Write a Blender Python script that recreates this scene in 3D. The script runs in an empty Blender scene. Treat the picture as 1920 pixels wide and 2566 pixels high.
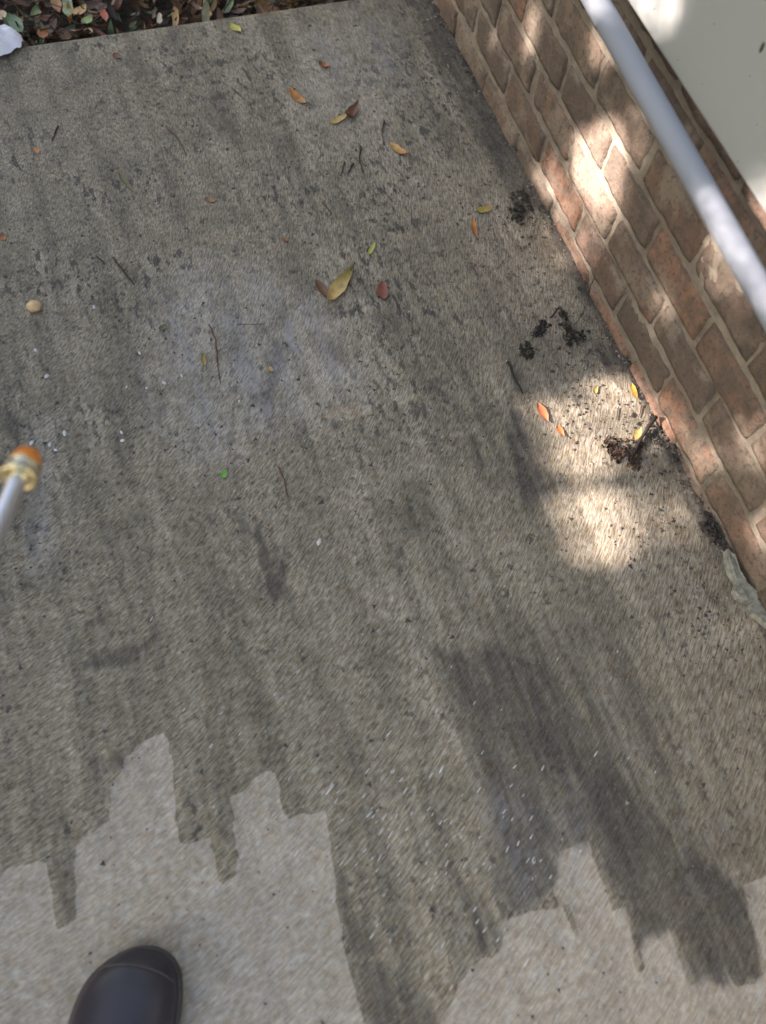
import bpy, math, random
import numpy as np
from mathutils import Vector, Matrix
random.seed(7); rng = np.random.default_rng(11)
sc = bpy.context.scene; COL = sc.collection

# ------------------------------------------------------------------ camera
CR = np.array([0.94651668, -0.31511792, 0.06933009])
CU = np.array([0.26223685, 0.87649954, 0.40370830])
CF = np.array([0.18798351, 0.36393578, -0.91225706])
FPX = 1926.0
cd = bpy.data.cameras.new("camera"); cam = bpy.data.objects.new("camera", cd); COL.objects.link(cam)
m = Matrix(((CR[0], CU[0], -CF[0], 0), (CR[1], CU[1], -CF[1], 0), (CR[2], CU[2], -CF[2], 1.0), (0, 0, 0, 1)))
cam.matrix_world = m
cd.sensor_fit = 'HORIZONTAL'; cd.sensor_width = 36; cd.lens = 36 * FPX / 1920
cd.clip_start = .02; cd.clip_end = 200
cd.dof.use_dof = True; cd.dof.focus_distance = 1.2; cd.dof.aperture_fstop = 3.6
sc.camera = cam

# ------------------------------------------------------------------ sky + sun
SUN = Vector((-.87, .20, .44)).normalized()
w = bpy.data.worlds.new("World"); sc.world = w; w.use_nodes = True
nt = w.node_tree; bg = nt.nodes['Background']
sky = nt.nodes.new('ShaderNodeTexSky'); sky.sky_type = 'NISHITA'; sky.sun_disc = False
sky.sun_elevation = math.asin(SUN.z); sky.sun_rotation = math.atan2(SUN.x, SUN.y)
sky.dust_density = 6.0; sky.ozone_density = .2
nt.links.new(sky.outputs[0], bg.inputs[0]); bg.inputs[1].default_value = .085
sd = bpy.data.lights.new("sun", 'SUN'); sd.energy = 5.0; sd.angle = math.radians(.55); sd.color = (1, .82, .75)
sun = bpy.data.objects.new("sun", sd); COL.objects.link(sun)
sun.rotation_euler = SUN.to_track_quat('Z', 'Y').to_euler(); sun.location = (0, 0, 6)
sc.view_settings.view_transform = 'Standard'; sc.view_settings.look = 'None'
sc.view_settings.gamma = 1; sc.view_settings.exposure = 2.56

# ------------------------------------------------------------------ geometry of the place (metres)
WX, ZC0, CH, TILT, EY = .66607, -.03034, .066818, .039015, 1.4947   # wall face, brick courses, patio edge
def ray(px, py): return (px - 960) * CR - (py - 1283) * CU + FPX * CF
def ground(px, py, z=0.0):
    d = ray(px, py); t = (z - 1) / d[2]; return Vector((d[0] * t, d[1] * t, z))
def onx(px, py, X=WX):
    d = ray(px, py); t = X / d[0]; return Vector((X, d[1] * t, 1 + d[2] * t))
def project(P):
    q = np.asarray(P, float) - np.array([0, 0, 1.0]); f = q @ CF
    ok = f > .03; f = np.where(ok, f, 1)
    return 960 + FPX * (q @ CR) / f, 1283 - FPX * (q @ CU) / f, ok
def sdf(px, py, poly):
    # signed distance to a polygon, negative inside
    P = np.array(poly, float); n = len(P); best = np.full(px.shape, 1e18); ins = np.zeros(px.shape, bool)
    for i in range(n):
        a = P[i]; b = P[(i + 1) % n]; e = b - a; wx = px - a[0]; wy = py - a[1]
        t = np.clip((wx * e[0] + wy * e[1]) / (e @ e + 1e-9), 0, 1)
        best = np.minimum(best, (wx - e[0] * t) ** 2 + (wy - e[1] * t) ** 2)
        if a[1] != b[1]:
            c = ((a[1] > py) != (b[1] > py)) & (px < (b[0] - a[0]) * (py - a[1]) / (b[1] - a[1]) + a[0]); ins ^= c
    d = np.sqrt(best); return np.where(ins, -d, d)
def sstep(x): x = np.clip(x, 0, 1); return x * x * (3 - 2 * x)
def vnoise(x, y, seed):
    r = np.random.default_rng(seed); T = r.random((256, 256))
    xi = np.floor(x).astype(int); yi = np.floor(y).astype(int); fx = sstep(x - xi); fy = sstep(y - yi)
    g = lambda i, j: T[(yi + j) % 256, (xi + i) % 256]
    return (g(0, 0) * (1 - fx) + g(1, 0) * fx) * (1 - fy) + (g(0, 1) * (1 - fx) + g(1, 1) * fx) * fy

# ------------------------------------------------------------------ object helpers
def tag(o, label=None, cat=None, group=None, kind=None):
    if label: o['label'] = label
    if cat: o['category'] = cat
    if group: o['group'] = group
    if kind: o['kind'] = kind
    return o
def link(name, me, mat, parent=None):
    o = bpy.data.objects.new(name, me); COL.objects.link(o)
    if mat: me.materials.append(mat)
    if parent is not None: o.parent = parent
    return o
def mesh(name, V, F, mat, parent=None, smooth=True, col=None, cname='col'):
    me = bpy.data.meshes.new(name); V = np.asarray(V, np.float32)
    if isinstance(F, np.ndarray):
        k = F.shape[1]; me.vertices.add(len(V)); me.vertices.foreach_set('co', V.ravel())
        me.loops.add(F.size); me.loops.foreach_set('vertex_index', F.astype(np.int32).ravel())
        me.polygons.add(len(F)); me.polygons.foreach_set('loop_start', np.arange(0, F.size, k, dtype=np.int32))
        me.update(calc_edges=True); me.validate()
    else:
        me.from_pydata([tuple(map(float, v)) for v in V], [], F); me.update()
    if smooth: me.polygons.foreach_set('use_smooth', [True] * len(me.polygons))
    if col is not None:
        a = me.color_attributes.new(cname, 'FLOAT_COLOR', 'POINT')
        c = np.ones((len(V), 4), np.float32); c[:, :col.shape[1]] = col; a.data.foreach_set('color', c.ravel())
    return link(name, me, mat, parent)
def empty(name, loc=(0, 0, 0)):
    o = bpy.data.objects.new(name, None); o.empty_display_size = .05; o.location = loc; COL.objects.link(o); return o
class MB:
    def __init__(s): s.v = []; s.f = []
    def add(s, V, F):
        n = len(s.v); s.v += [tuple(map(float, p)) for p in V]; s.f += [tuple(i + n for i in q) for q in F]
    def tube(s, pts, rad, n=10, caps=True):
        pts = [Vector(p) for p in pts]; V = []; F = []
        if not hasattr(rad, '__len__'): rad = [rad] * len(pts)
        t0 = (pts[1] - pts[0]).normalized(); a = t0.orthogonal().normalized()
        for i, p in enumerate(pts):
            t = (pts[min(i + 1, len(pts) - 1)] - pts[max(i - 1, 0)])
            if t.length < 1e-9: t = t0
            t.normalize(); a = (a - t * a.dot(t)).normalized(); b = t.cross(a)
            for k in range(n):
                q = 2 * math.pi * k / n; V.append(p + (a * math.cos(q) + b * math.sin(q)) * rad[i])
        for i in range(len(pts) - 1):
            for k in range(n):
                F.append((i * n + k, i * n + (k + 1) % n, (i + 1) * n + (k + 1) % n, (i + 1) * n + k))
        if caps: F.append(tuple(range(n))[::-1]); F.append(tuple((len(pts) - 1) * n + k for k in range(n)))
        s.add(V, F)
    def box(s, c, d):
        x, y, z = c; a, b, e = d[0] / 2, d[1] / 2, d[2] / 2
        V = [(x + i * a, y + j * b, z + k * e) for i in (-1, 1) for j in (-1, 1) for k in (-1, 1)]
        s.add(V, [(0, 1, 3, 2), (4, 6, 7, 5), (0, 4, 5, 1), (2, 3, 7, 6), (0, 2, 6, 4), (1, 5, 7, 3)])
    def build(s, name, mat, parent=None, smooth=True): return mesh(name, np.array(s.v), s.f, mat, parent, smooth)

# ------------------------------------------------------------------ materials
class NG:
    def __init__(s, name):
        s.m = bpy.data.materials.new(name); s.m.use_nodes = True; s.t = s.m.node_tree; s.b = s.t.nodes['Principled BSDF']
    def n(s, typ, **k):
        o = s.t.nodes.new(typ)
        for a, v in k.items(): setattr(o, a, v)
        return o
    def l(s, a, b): s.t.links.new(a, b)
    def set(s, sock, v):
        if hasattr(v, 'default_value') or hasattr(v, 'links'): s.l(v, sock)
        else: sock.default_value = v
    def math(s, op, a, b=None, c=None):
        o = s.n('ShaderNodeMath', operation=op); s.set(o.inputs[0], a)
        if b is not None: s.set(o.inputs[1], b)
        if c is not None: s.set(o.inputs[2], c)
        return o.outputs[0]
    def noise(s, vec, scale, detail=3, rough=.55):
        o = s.n('ShaderNodeTexNoise'); o.inputs['Scale'].default_value = scale; o.inputs['Detail'].default_value = detail
        o.inputs['Roughness'].default_value = rough
        if vec is not None: s.l(vec, o.inputs['Vector'])
        return o.outputs[0]
    def mr(s, v, a, b, c=0.0, d=1.0):
        o = s.n('ShaderNodeMapRange', interpolation_type='SMOOTHSTEP'); s.l(v, o.inputs[0])
        for i, q in enumerate((a, b, c, d)): o.inputs[i + 1].default_value = q
        return o.outputs[0]
    def mix(s, f, a, b, blend='MIX'):
        o = s.n('ShaderNodeMix', data_type='RGBA', blend_type=blend)
        s.set(o.inputs[0], f)
        for i, q in ((6, a), (7, b)):
            if isinstance(q, tuple): o.inputs[i].default_value = (*q, 1) if len(q) == 3 else q
            else: s.l(q, o.inputs[i])
        return o.outputs[2]
    def bump(s, h, strength, dist):
        o = s.n('ShaderNodeBump'); o.inputs['Strength'].default_value = strength; o.inputs['Distance'].default_value = dist
        s.l(h, o.inputs['Height']); s.l(o.outputs[0], s.b.inputs['Normal'])
    def pos(s): return s.n('ShaderNodeNewGeometry').outputs['Position']

def simple(name, c, rough=.6, var=.25, scale=40, metal=0, spec=.5, c2=None, bump=0):
    g = NG(name); p = g.n('ShaderNodeTexCoord').outputs['Object']
    f = g.mr(g.noise(p, scale, 4), .3, .7)
    c2 = c2 or tuple(x * (1 - var) for x in c)
    g.l(g.mix(f, c2, c), g.b.inputs['Base Color'])
    g.b.inputs['Roughness'].default_value = rough; g.b.inputs['Metallic'].default_value = metal
    g.b.inputs['Specular IOR Level'].default_value = spec
    if bump: g.bump(g.noise(p, scale * 3, 3), .6, bump)
    return g.m

def concrete_mat():
    g = NG('concrete'); P = g.pos()
    at = g.n('ShaderNodeAttribute', attribute_name='col'); sp = g.n('ShaderNodeSeparateColor'); g.l(at.outputs['Color'], sp.inputs[0])
    wash, stain, light = sp.outputs; wet = at.outputs['Alpha']
    big = g.noise(P, 3.2, 5, .6); med = g.noise(P, 17, 5, .62); fine = g.noise(P, 120, 4, .7); gr = g.noise(P, 420, 2, .6)
    # swept broom finish: fine arcs drawn round one standing point at the side of the slab
    C = ground(-846, 428)
    sub = g.n('ShaderNodeVectorMath', operation='SUBTRACT'); g.l(P, sub.inputs[0]); sub.inputs[1].default_value = C
    sx = g.n('ShaderNodeSeparateXYZ'); g.l(sub.outputs[0], sx.inputs[0])
    th = g.math('ARCTAN2', sx.outputs[1], sx.outputs[0])
    r = g.math('SQRT', g.math('ADD', g.math('MULTIPLY', sx.outputs[0], sx.outputs[0]), g.math('MULTIPLY', sx.outputs[1], sx.outputs[1])))
    cv = g.n('ShaderNodeCombineXYZ'); g.l(g.math('MULTIPLY', r, 820.), cv.inputs[0]); g.l(g.math('MULTIPLY', th, 120.), cv.inputs[1])
    br = g.noise(cv.outputs[0], 1.0, 3, .6)
    cv2 = g.n('ShaderNodeCombineXYZ'); g.l(g.math('MULTIPLY', r, 380.), cv2.inputs[0]); g.l(g.math('MULTIPLY', th, 66.), cv2.inputs[1])
    br2 = g.noise(cv2.outputs[0], 1.0, 4, .65)
    bz = g.math('ADD', g.math('MULTIPLY', br, .5), g.math('MULTIPLY', br2, .5))
    # base tones
    dirty = g.mix(g.mr(med, .3, .7), (.130, .117, .083), (.230, .206, .148))
    dirty = g.mix(g.mr(big, .35, .68, 0, .6), dirty, (.248, .220, .160))
    clean = g.mix(g.mr(med, .3, .72), (.295, .268, .215), (.365, .335, .275))
    wf = g.mr(g.math('ADD', wash, g.math('MULTIPLY', g.math('SUBTRACT', med, .5), .30)), .36, .64)
    c = g.mix(wf, dirty, clean)
    sp0 = g.n('ShaderNodeSeparateXYZ'); g.l(P, sp0.inputs[0]); q0 = g.n('ShaderNodeCombineXYZ'); g.l(g.math('MULTIPLY', sp0.outputs[0], 45.), q0.inputs[0]); g.l(g.math('MULTIPLY', sp0.outputs[1], 5.), q0.inputs[1])
    t0 = g.noise(q0.outputs[0], 1., 4, .6)
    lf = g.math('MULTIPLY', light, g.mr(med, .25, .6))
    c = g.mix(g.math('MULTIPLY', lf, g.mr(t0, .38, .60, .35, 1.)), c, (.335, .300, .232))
    stn = stain
    # long grime tracks left by earlier passes of the washer, running with the wall
    sp2 = g.n('ShaderNodeSeparateXYZ'); g.l(P, sp2.inputs[0])
    def track(a, b):
        q = g.n('ShaderNodeCombineXYZ'); g.l(g.math('MULTIPLY', sp2.outputs[0], a), q.inputs[0]); g.l(g.math('MULTIPLY', sp2.outputs[1], b), q.inputs[1]); return q.outputs[0]
    t1 = g.noise(track(26., 2.2), 1., 4, .6); t2 = g.noise(track(80., 34.), 1., 4, .62); t3 = g.noise(track(150., 55.), 1., 3, .6)
    dirtm = g.math('SUBTRACT', 1., g.math('MULTIPLY', wf, .75))
    c = g.mix(g.math('MULTIPLY', g.mr(t1, .50, .62), g.math('MULTIPLY', dirtm, .42)), c, (.085, .078, .060))
    c = g.mix(g.math('MULTIPLY', g.mr(t1, .47, .37), g.math('MULTIPLY', dirtm, .40)), c, (.31, .28, .215))
    zone = g.math('MULTIPLY', g.mr(g.noise(P, 4.2, 3), .42, .60), g.mr(sp2.outputs[1], .25, .75, .3, 1.))
    c = g.mix(g.math('MULTIPLY', g.math('MULTIPLY', g.mr(t2, .53, .60), zone), g.math('MULTIPLY', dirtm, .88)), c, (.052, .049, .044))
    c = g.mix(g.math('MULTIPLY', g.mr(t3, .57, .67), g.math('MULTIPLY', g.math('MULTIPLY', dirtm, .45), g.mr(t1, .44, .56))), c, (.06, .056, .05))
    t4 = g.noise(track(60., 7.), 1., 4, .65)
    sn = g.math('ADD', g.math('MULTIPLY', t4, .4), g.math('ADD', g.math('MULTIPLY', med, .25), g.math('MULTIPLY', bz, .35)))
    sf = g.math('MULTIPLY', g.mr(g.math('ADD', stn, g.math('MULTIPLY', g.math('SUBTRACT', sn, .5), 2.2)), .03, .74), g.mr(sn, .40, .58, .45, 1.))
    sf = g.math('MULTIPLY', sf, g.mr(stn, .02, .22))
    c = g.mix(g.math('MULTIPLY', sf, .93), c, (.052, .047, .041))
    # algae specks, fewer where washed
    spk = g.mr(g.noise(P, 62, 3, .6), .57, .68)
    spm = g.math('MULTIPLY', g.mr(g.noise(P, 6, 3), .42, .62), g.math('SUBTRACT', 1., g.math('MULTIPLY', wf, .8)))
    c = g.mix(g.math('MULTIPLY', g.math('MULTIPLY', spk, spm), .85), c, (.055, .05, .042))
    # pale sand grains
    c = g.mix(g.mr(gr, .62, .75, 0, .35), c, (.48, .45, .40))
    k = g.mr(bz, .38, .62, .48, 1.54)
    k2 = g.mr(fine, .25, .75, .82, 1.18)
    k = g.math('ADD', 1., g.math('MULTIPLY', g.math('SUBTRACT', k, 1.), g.math('SUBTRACT', 1., g.math('MULTIPLY', wf, .5))))
    kk = g.math('MULTIPLY', k, k2)
    vm = g.n('ShaderNodeVectorMath', operation='SCALE'); g.l(c, vm.inputs[0]); g.l(kk, vm.inputs['Scale'])
    wet_sheen = g.math('MULTIPLY', wet, g.mr(med, .3, .6, .25, 1.))
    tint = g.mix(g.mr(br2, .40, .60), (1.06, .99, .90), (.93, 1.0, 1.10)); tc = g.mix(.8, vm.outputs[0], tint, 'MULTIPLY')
    sheen_col = g.mix(g.math('MULTIPLY', g.math('MULTIPLY', wet_sheen, g.mr(g.math('ADD', g.math('MULTIPLY', t1, .5), g.math('MULTIPLY', br2, .5)), .47, .56)), .42), tc, (.33, .34, .365))  # pale bluish sky sheen of the wet areas, painted into the base colour
    g.l(sheen_col, g.b.inputs['Base Color'])
    g.l(g.math('SUBTRACT', .82, g.math('MULTIPLY', wet_sheen, .54)), g.b.inputs['Roughness'])
    g.l(g.math('ADD', .45, g.math('MULTIPLY', wet_sheen, .55)), g.b.inputs['Specular IOR Level'])
    h = g.math('ADD', g.math('MULTIPLY', bz, .6), g.math('ADD', g.math('MULTIPLY', fine, .5), g.math('MULTIPLY', gr, .25)))
    g.bump(h, .75, .0022)
    return g.m

def brick_mat():
    g = NG('brick'); P = g.pos(); at = g.n('ShaderNodeAttribute', attribute_name='col')
    n1 = g.noise(P, 30, 4, .65); n2 = g.noise(P, 140, 3, .7); n3 = g.noise(P, 12, 3)
    c = g.mix(g.mr(n1, .40, .62, 0, .75), at.outputs['Color'], (.085, .070, .054))
    c = g.mix(g.mr(n3, .48, .64, 0, .6), c, (.225, .19, .145))
    c = g.mix(g.mr(n2, .52, .64, 0, .62), c, (.055, .046, .038))
    g.l(c, g.b.inputs['Base Color']); g.b.inputs['Roughness'].default_value = .88
    g.bump(g.math('ADD', n1, n2), .9, .004); return g.m
def mortar_mat():
    g = NG('mortar'); P = g.pos(); n1 = g.noise(P, 25, 4, .65); n2 = g.noise(P, 220, 3, .7)
    c = g.mix(g.mr(n1, .35, .7), (.158, .140, .108), (.235, .210, .163))
    c = g.mix(g.mr(n2, .55, .7, 0, .4), c, (.11, .10, .085))
    g.l(c, g.b.inputs['Base Color']); g.b.inputs['Roughness'].default_value = .92
    g.bump(g.math('ADD', n1, n2), .9, .003); return g.m
def attr_mat(name, rough=.6, bump=.0006, scale=60, transl=0.0):
    g = NG(name); P = g.pos(); at = g.n('ShaderNodeAttribute', attribute_name='col')
    n = g.noise(P, scale, 4, .65)
    c = g.mix(g.mr(n, .35, .7, 0, .45), at.outputs['Color'], (.05, .032, .018))
    g.l(c, g.b.inputs['Base Color']); g.b.inputs['Roughness'].default_value = rough
    if transl:
        tr = g.n('ShaderNodeBsdfTranslucent'); g.l(c, tr.inputs[0]); mx = g.n('ShaderNodeMixShader'); mx.inputs[0].default_value = transl
        out = g.t.nodes['Material Output']; g.l(g.b.outputs[0], mx.inputs[1]); g.l(tr.outputs[0], mx.inputs[2]); g.l(mx.outputs[0], out.inputs[0])
    if bump: g.bump(n, .6, bump)
    return g.m
def soil_mat():
    g = NG('soil'); P = g.pos(); n = g.noise(P, 30, 5, .7); n2 = g.noise(P, 2, 3)
    c = g.mix(g.mr(n, .35, .7), (.018, .014, .011), (.075, .055, .038))
    c = g.mix(g.mr(n2, .45, .65, 0, .5), c, (.05, .05, .025))
    g.l(c, g.b.inputs['Base Color']); g.b.inputs['Roughness'].default_value = .95; g.bump(n, 1, .02); return g.m

M_conc = concrete_mat(); M_brick = brick_mat(); M_mortar = mortar_mat(); M_leaf = attr_mat('dead_leaf', .5)
M_soil = soil_mat()
M_white = simple('white_paint', (.33, .36, .352), .38, .05, 3)
M_pvc = simple('white_pvc', (.215, .245, .285), .75, .05, 6)
M_steel = simple('lance_steel', (.55, .57, .62), .30, .08, 20, metal=.8)
M_brass = simple('nickel_brass', (.75, .66, .40), .22, .12, 60, metal=.9)
M_orange = simple('orange_plastic', (.85, .27, .03), .42, .15, 80)
M_upper = simple('shoe_rubber', (.030, .028, .037), .40, .28, 22, bump=.0006)
M_sole = simple('shoe_sole', (.052, .046, .044), .6, .3, 60, bump=.0004)
M_twig = simple('twig_bark', (.060, .038, .026), .8, .5, 90)
M_dark = simple('dark_debris', (.03, .026, .022), .9, .5, 70, bump=.002)
M_caulk = simple('old_caulk', (.27, .275, .225), .9, .5, 110, bump=.0012)
M_chip = simple('pale_chip', (.62, .60, .55), .7, .15, 90)
M_nut = simple('nut_shell', (.66, .47, .24), .45, .2, 120)
M_paper = simple('white_plastic', (.78, .79, .84), .4, .06, 30)
M_bark = simple('bark', (.11, .085, .06), .9, .5, 14, bump=.01)
M_fol = attr_mat('green_leaves', .5, 0, 30, .15)

# ------------------------------------------------------------------ ground and patio
S = 60
gm = MB(); gm.add([(-S, -S, -.06), (S, -S, -.06), (S, S, -.06), (-S, S, -.06)], [(0, 1, 2, 3)])
tag(gm.build('ground', M_soil, smooth=False), kind='structure')

D = 1.16     # the outlines below were read at 1655 px width
def P16(L): return [(a * D, b * D) for a, b in L]
wash_polys = [
 P16([(-400, 1900), (0, 1900), (20, 1872), (60, 1864), (97, 1861), (106, 1900), (113, 1960), (120, 2008), (140, 2004), (163, 1988), (166, 1930), (162, 1860), (163, 1828), (174, 1810), (200, 1796), (236, 1776), (237, 1700), (240, 1686), (262, 1668), (270, 1640), (300, 1612), (340, 1586), (352, 1584), (362, 1596), (372, 1640), (376, 1740), (384, 1800), (392, 1826), (420, 1820), (452, 1815), (462, 1850), (470, 1900), (480, 1914), (512, 1888), (510, 1840), (503, 1760), (500, 1722), (530, 1704), (545, 1684), (575, 1668), (594, 1672), (603, 1700), (610, 1750), (622, 1768), (650, 1760), (700, 1752), (712, 1800), (720, 1880), (732, 1970), (748, 2060), (768, 2140), (786, 2212), (850, 2500), (-400, 2900)]),
 [(1060, 2660), (1099, 2566), (1134, 2516), (1150, 2460), (1200, 2405), (1250, 2390), (1262, 2340), (1256, 2312), (1331, 2284), (1401, 2273), (1383, 2232), (1404, 2192), (1392, 2157), (1407, 2134), (1473, 2108), (1488, 2145), (1505, 2197), (1523, 2238), (1534, 2284), (1569, 2271), (1581, 2302), (1583, 2354), (1595, 2435), (1618, 2432), (1604, 2366), (1612, 2346), (1679, 2320), (1697, 2377), (1714, 2435), (1734, 2470), (1755, 2447), (1818, 2427), (1847, 2470), (1894, 2464), (1911, 2441), (1888, 2325), (1865, 2221), (1920, 2195), (2400, 2100), (2500, 3300), (1300, 3300)],
]
wash_cut = [[(1404, 2262), (1426, 2262), (1456, 2344), (1442, 2352)],
            P16([(106, 1900), (120, 1960), (150, 1970), (150, 1999), (122, 2010)])]
stain_dark_polys = [ ([(1180, 1500), (1500, 1540), (1700, 1800), (1900, 2100), (1880, 2250), (1700, 2200), (1560, 2100), (1400, 2000), (1250, 1800)], .38, 90), ([(1240, 2190), (1380, 2220), (1330, 2280), (1256, 2300)], .6, 16), # stains and other dark patches: polygon, strength, softness px
 ([(1105, 1635), (1250, 1600), (1366, 1640), (1480, 1800), (1560, 1930), (1714, 2110), (1860, 2200), (1905, 2440), (1850, 2470), (1740, 2465), (1690, 2330), (1600, 2360), (1560, 2250), (1480, 2110), (1390, 2140), (1380, 2230), (1280, 2290), (1238, 2209), (1225, 2050), (1190, 1900), (1151, 1774)], .62, 50),
 ([(1475, 2060), (1560, 2030), (1700, 2150), (1865, 2230), (1905, 2440), (1850, 2470), (1740, 2465), (1690, 2330), (1610, 2360), (1570, 2260), (1490, 2130)], .92, 26),
 ([(1235, 2050), (1330, 2060), (1400, 2180), (1375, 2240), (1280, 2292), (1240, 2210)], .85, 24),
 ([(1105, 1640), (1200, 1640), (1290, 1850), (1250, 1900), (1160, 1790)], .78, 25),
 ([(1400, 1850), (1450, 1860), (1560, 2060), (1500, 2090)], .75, 30),
 ([(1150, 2210), (1200, 2220), (1262, 2370), (1200, 2395)], .55, 30),
 ([(678, 856), (700, 850), (690, 930), (668, 930)], .7, 10), ([(655, 975), (680, 975), (676, 1035), (656, 1035)], .6, 12), ([(815, 1010), (830, 1010), (850, 1070), (836, 1075)], .6, 10),
 ([(1080, 950), (1098, 946), (1096, 972), (1082, 972)], .6, 8), ([(1172, 1090), (1196, 1090), (1214, 1168), (1200, 1180)], .8, 12), ([(1284, 925), (1300, 925), (1306, 990), (1290, 985)], .6, 10),
 ([(755, 530), (776, 530), (790, 640), (770, 650)], .5, 16), ([(826, 868), (846, 868), (860, 905), (842, 910)], .7, 10), ([(915, 785), (960, 775), (1000, 835), (960, 840)], .4, 16),
 ([(636, 1330), (652, 1326), (690, 1440), (716, 1350), (722, 1400), (712, 1490), (698, 1520), (680, 1514), (660, 1430)], .7, 12), ([(590, 1285), (606, 1285), (630, 1340), (614, 1345)], .6, 10), ([(390, 1020), (412, 1020), (412, 1046), (392, 1046)], .6, 10),
 ([(330, 940), (352, 930), (372, 1000), (350, 1010)], .4, 14), ([(985, 1375), (1010, 1375), (1012, 1398), (988, 1398)], .5, 10), ([(1250, 1180), (1330, 1180), (1370, 1270), (1330, 1290)], .55, 26),
 ([(300, 150), (345, 155), (345, 175), (300, 172)], .5, 14), ([(455, 158), (505, 160), (505, 176), (458, 174)], .6, 12), ([(530, 150), (560, 150), (560, 168), (530, 168)], .5, 10),
 ([(490, 270), (560, 260), (600, 330), (560, 350), (500, 320)], .3, 26),
 (P16([(165, 1445), (200, 1415), (290, 1385), (330, 1385), (300, 1430), (240, 1450)]), .55, 18),
 (P16([(180, 1345), (250, 1315), (255, 1325), (200, 1355)]), .5, 10),
 (P16([(735, 1970), (790, 1985), (820, 2040), (790, 2080), (760, 2060)]), .45, 24),
 (P16([(780, 2080), (850, 2085), (930, 2170), (960, 2212), (960, 2300), (800, 2300)]), .5, 30),
 (P16([(725, 1870), (745, 1880), (760, 1960), (745, 1980)]), .45, 16),
 (P16([(1100, 860), (1180, 1000), (1205, 1070), (1190, 1100), (1130, 1060), (1090, 960)]), .62, 20),
 (P16([(1000, 930), (1040, 950), (1050, 1010), (1010, 1000)]), .4, 20),
 (P16([(195, 1640), (260, 1625), (270, 1650), (225, 1680)]), .5, 20),
 (P16([(590, 740), (625, 745), (600, 830), (595, 900), (570, 850), (575, 780)]), .6, 14),
 (P16([(345, 850), (370, 730), (385, 740), (365, 880), (350, 920)]), .35, 14),
 (P16([(60, 990), (85, 1000), (80, 1200), (65, 1200)]), .5, 16),
 (P16([(625, 350), (660, 420), (700, 540), (665, 550), (640, 470)]), .35, 26),
 (P16([(880, -20), (960, -20), (1050, 210), (1100, 330), (1160, 440), (1130, 460), (1010, 250), (930, 120)]), .8, 50),  # darker strip along the wall at the far end
 (P16([(700, -20), (960, -20), (1000, 120), (860, 140), (760, 60)]), .28, 60),  # slightly darker far corner
 (P16([(1120, 360), (1160, 400), (1165, 450), (1110, 470)]), .7, 16),
 (P16([(1240, 690), (1330, 750), (1400, 840), (1300, 790), (1200, 740)]), .6, 30),
 (P16([(1100, 700), (1280, 730), (1380, 860), (1250, 800), (1180, 850), (1120, 850), (1080, 780)]), .22, 40),
 (P16([(1350, 960), (1460, 1000), (1540, 1130), (1520, 1160), (1440, 1050)]), .4, 24),
 (P16([(830, 1090), (900, 1080), (920, 1150), (870, 1180)]), .35, 26),
 (P16([(690, 720), (740, 740), (745, 790), (700, 790)]), .4, 22),
 (P16([(840, 650), (880, 700), (870, 740), (830, 700)]), .4, 20),
 (P16([(0, 870), (40, 900), (60, 930), (30, 950), (0, 930)]), .4, 16),
 (P16([(600, 1830), (660, 1790), (690, 1830), (640, 1860)]), .0, 24),
 (P16([(380, 1690), (470, 1690), (500, 1800), (480, 1900), (400, 1810)]), .18, 24),
 (P16([(104, 1850), (160, 1830), (165, 1980), (125, 2000)]), .2, 16),
]
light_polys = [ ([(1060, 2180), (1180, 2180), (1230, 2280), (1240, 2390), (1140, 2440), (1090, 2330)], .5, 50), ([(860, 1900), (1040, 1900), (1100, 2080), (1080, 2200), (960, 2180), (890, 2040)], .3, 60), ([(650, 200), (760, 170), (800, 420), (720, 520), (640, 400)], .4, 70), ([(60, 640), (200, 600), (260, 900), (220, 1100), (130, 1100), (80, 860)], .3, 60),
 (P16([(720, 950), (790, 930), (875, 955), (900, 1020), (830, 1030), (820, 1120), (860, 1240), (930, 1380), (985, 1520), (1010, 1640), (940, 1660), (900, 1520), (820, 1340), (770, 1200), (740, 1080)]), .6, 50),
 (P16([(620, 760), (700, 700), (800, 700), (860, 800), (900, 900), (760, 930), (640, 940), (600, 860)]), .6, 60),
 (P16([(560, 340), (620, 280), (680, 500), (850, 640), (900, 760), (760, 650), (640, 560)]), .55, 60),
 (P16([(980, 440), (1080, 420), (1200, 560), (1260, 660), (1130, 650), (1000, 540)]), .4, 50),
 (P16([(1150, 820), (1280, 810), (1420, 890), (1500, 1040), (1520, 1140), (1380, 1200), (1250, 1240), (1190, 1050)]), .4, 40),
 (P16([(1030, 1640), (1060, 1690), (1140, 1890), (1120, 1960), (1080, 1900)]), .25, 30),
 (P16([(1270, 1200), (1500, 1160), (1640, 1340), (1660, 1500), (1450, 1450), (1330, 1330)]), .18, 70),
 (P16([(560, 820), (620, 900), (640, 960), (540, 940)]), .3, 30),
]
wet_sheen_polys = [
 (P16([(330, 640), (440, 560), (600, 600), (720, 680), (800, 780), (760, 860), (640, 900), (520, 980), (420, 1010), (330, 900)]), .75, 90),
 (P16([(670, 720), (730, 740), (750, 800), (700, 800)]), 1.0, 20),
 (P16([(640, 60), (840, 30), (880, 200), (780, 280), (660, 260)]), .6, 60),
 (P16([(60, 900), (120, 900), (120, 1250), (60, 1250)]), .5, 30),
 (P16([(1000, 1700), (1250, 1700), (1300, 1900), (1100, 2000)]), .4, 60),
]
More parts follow.
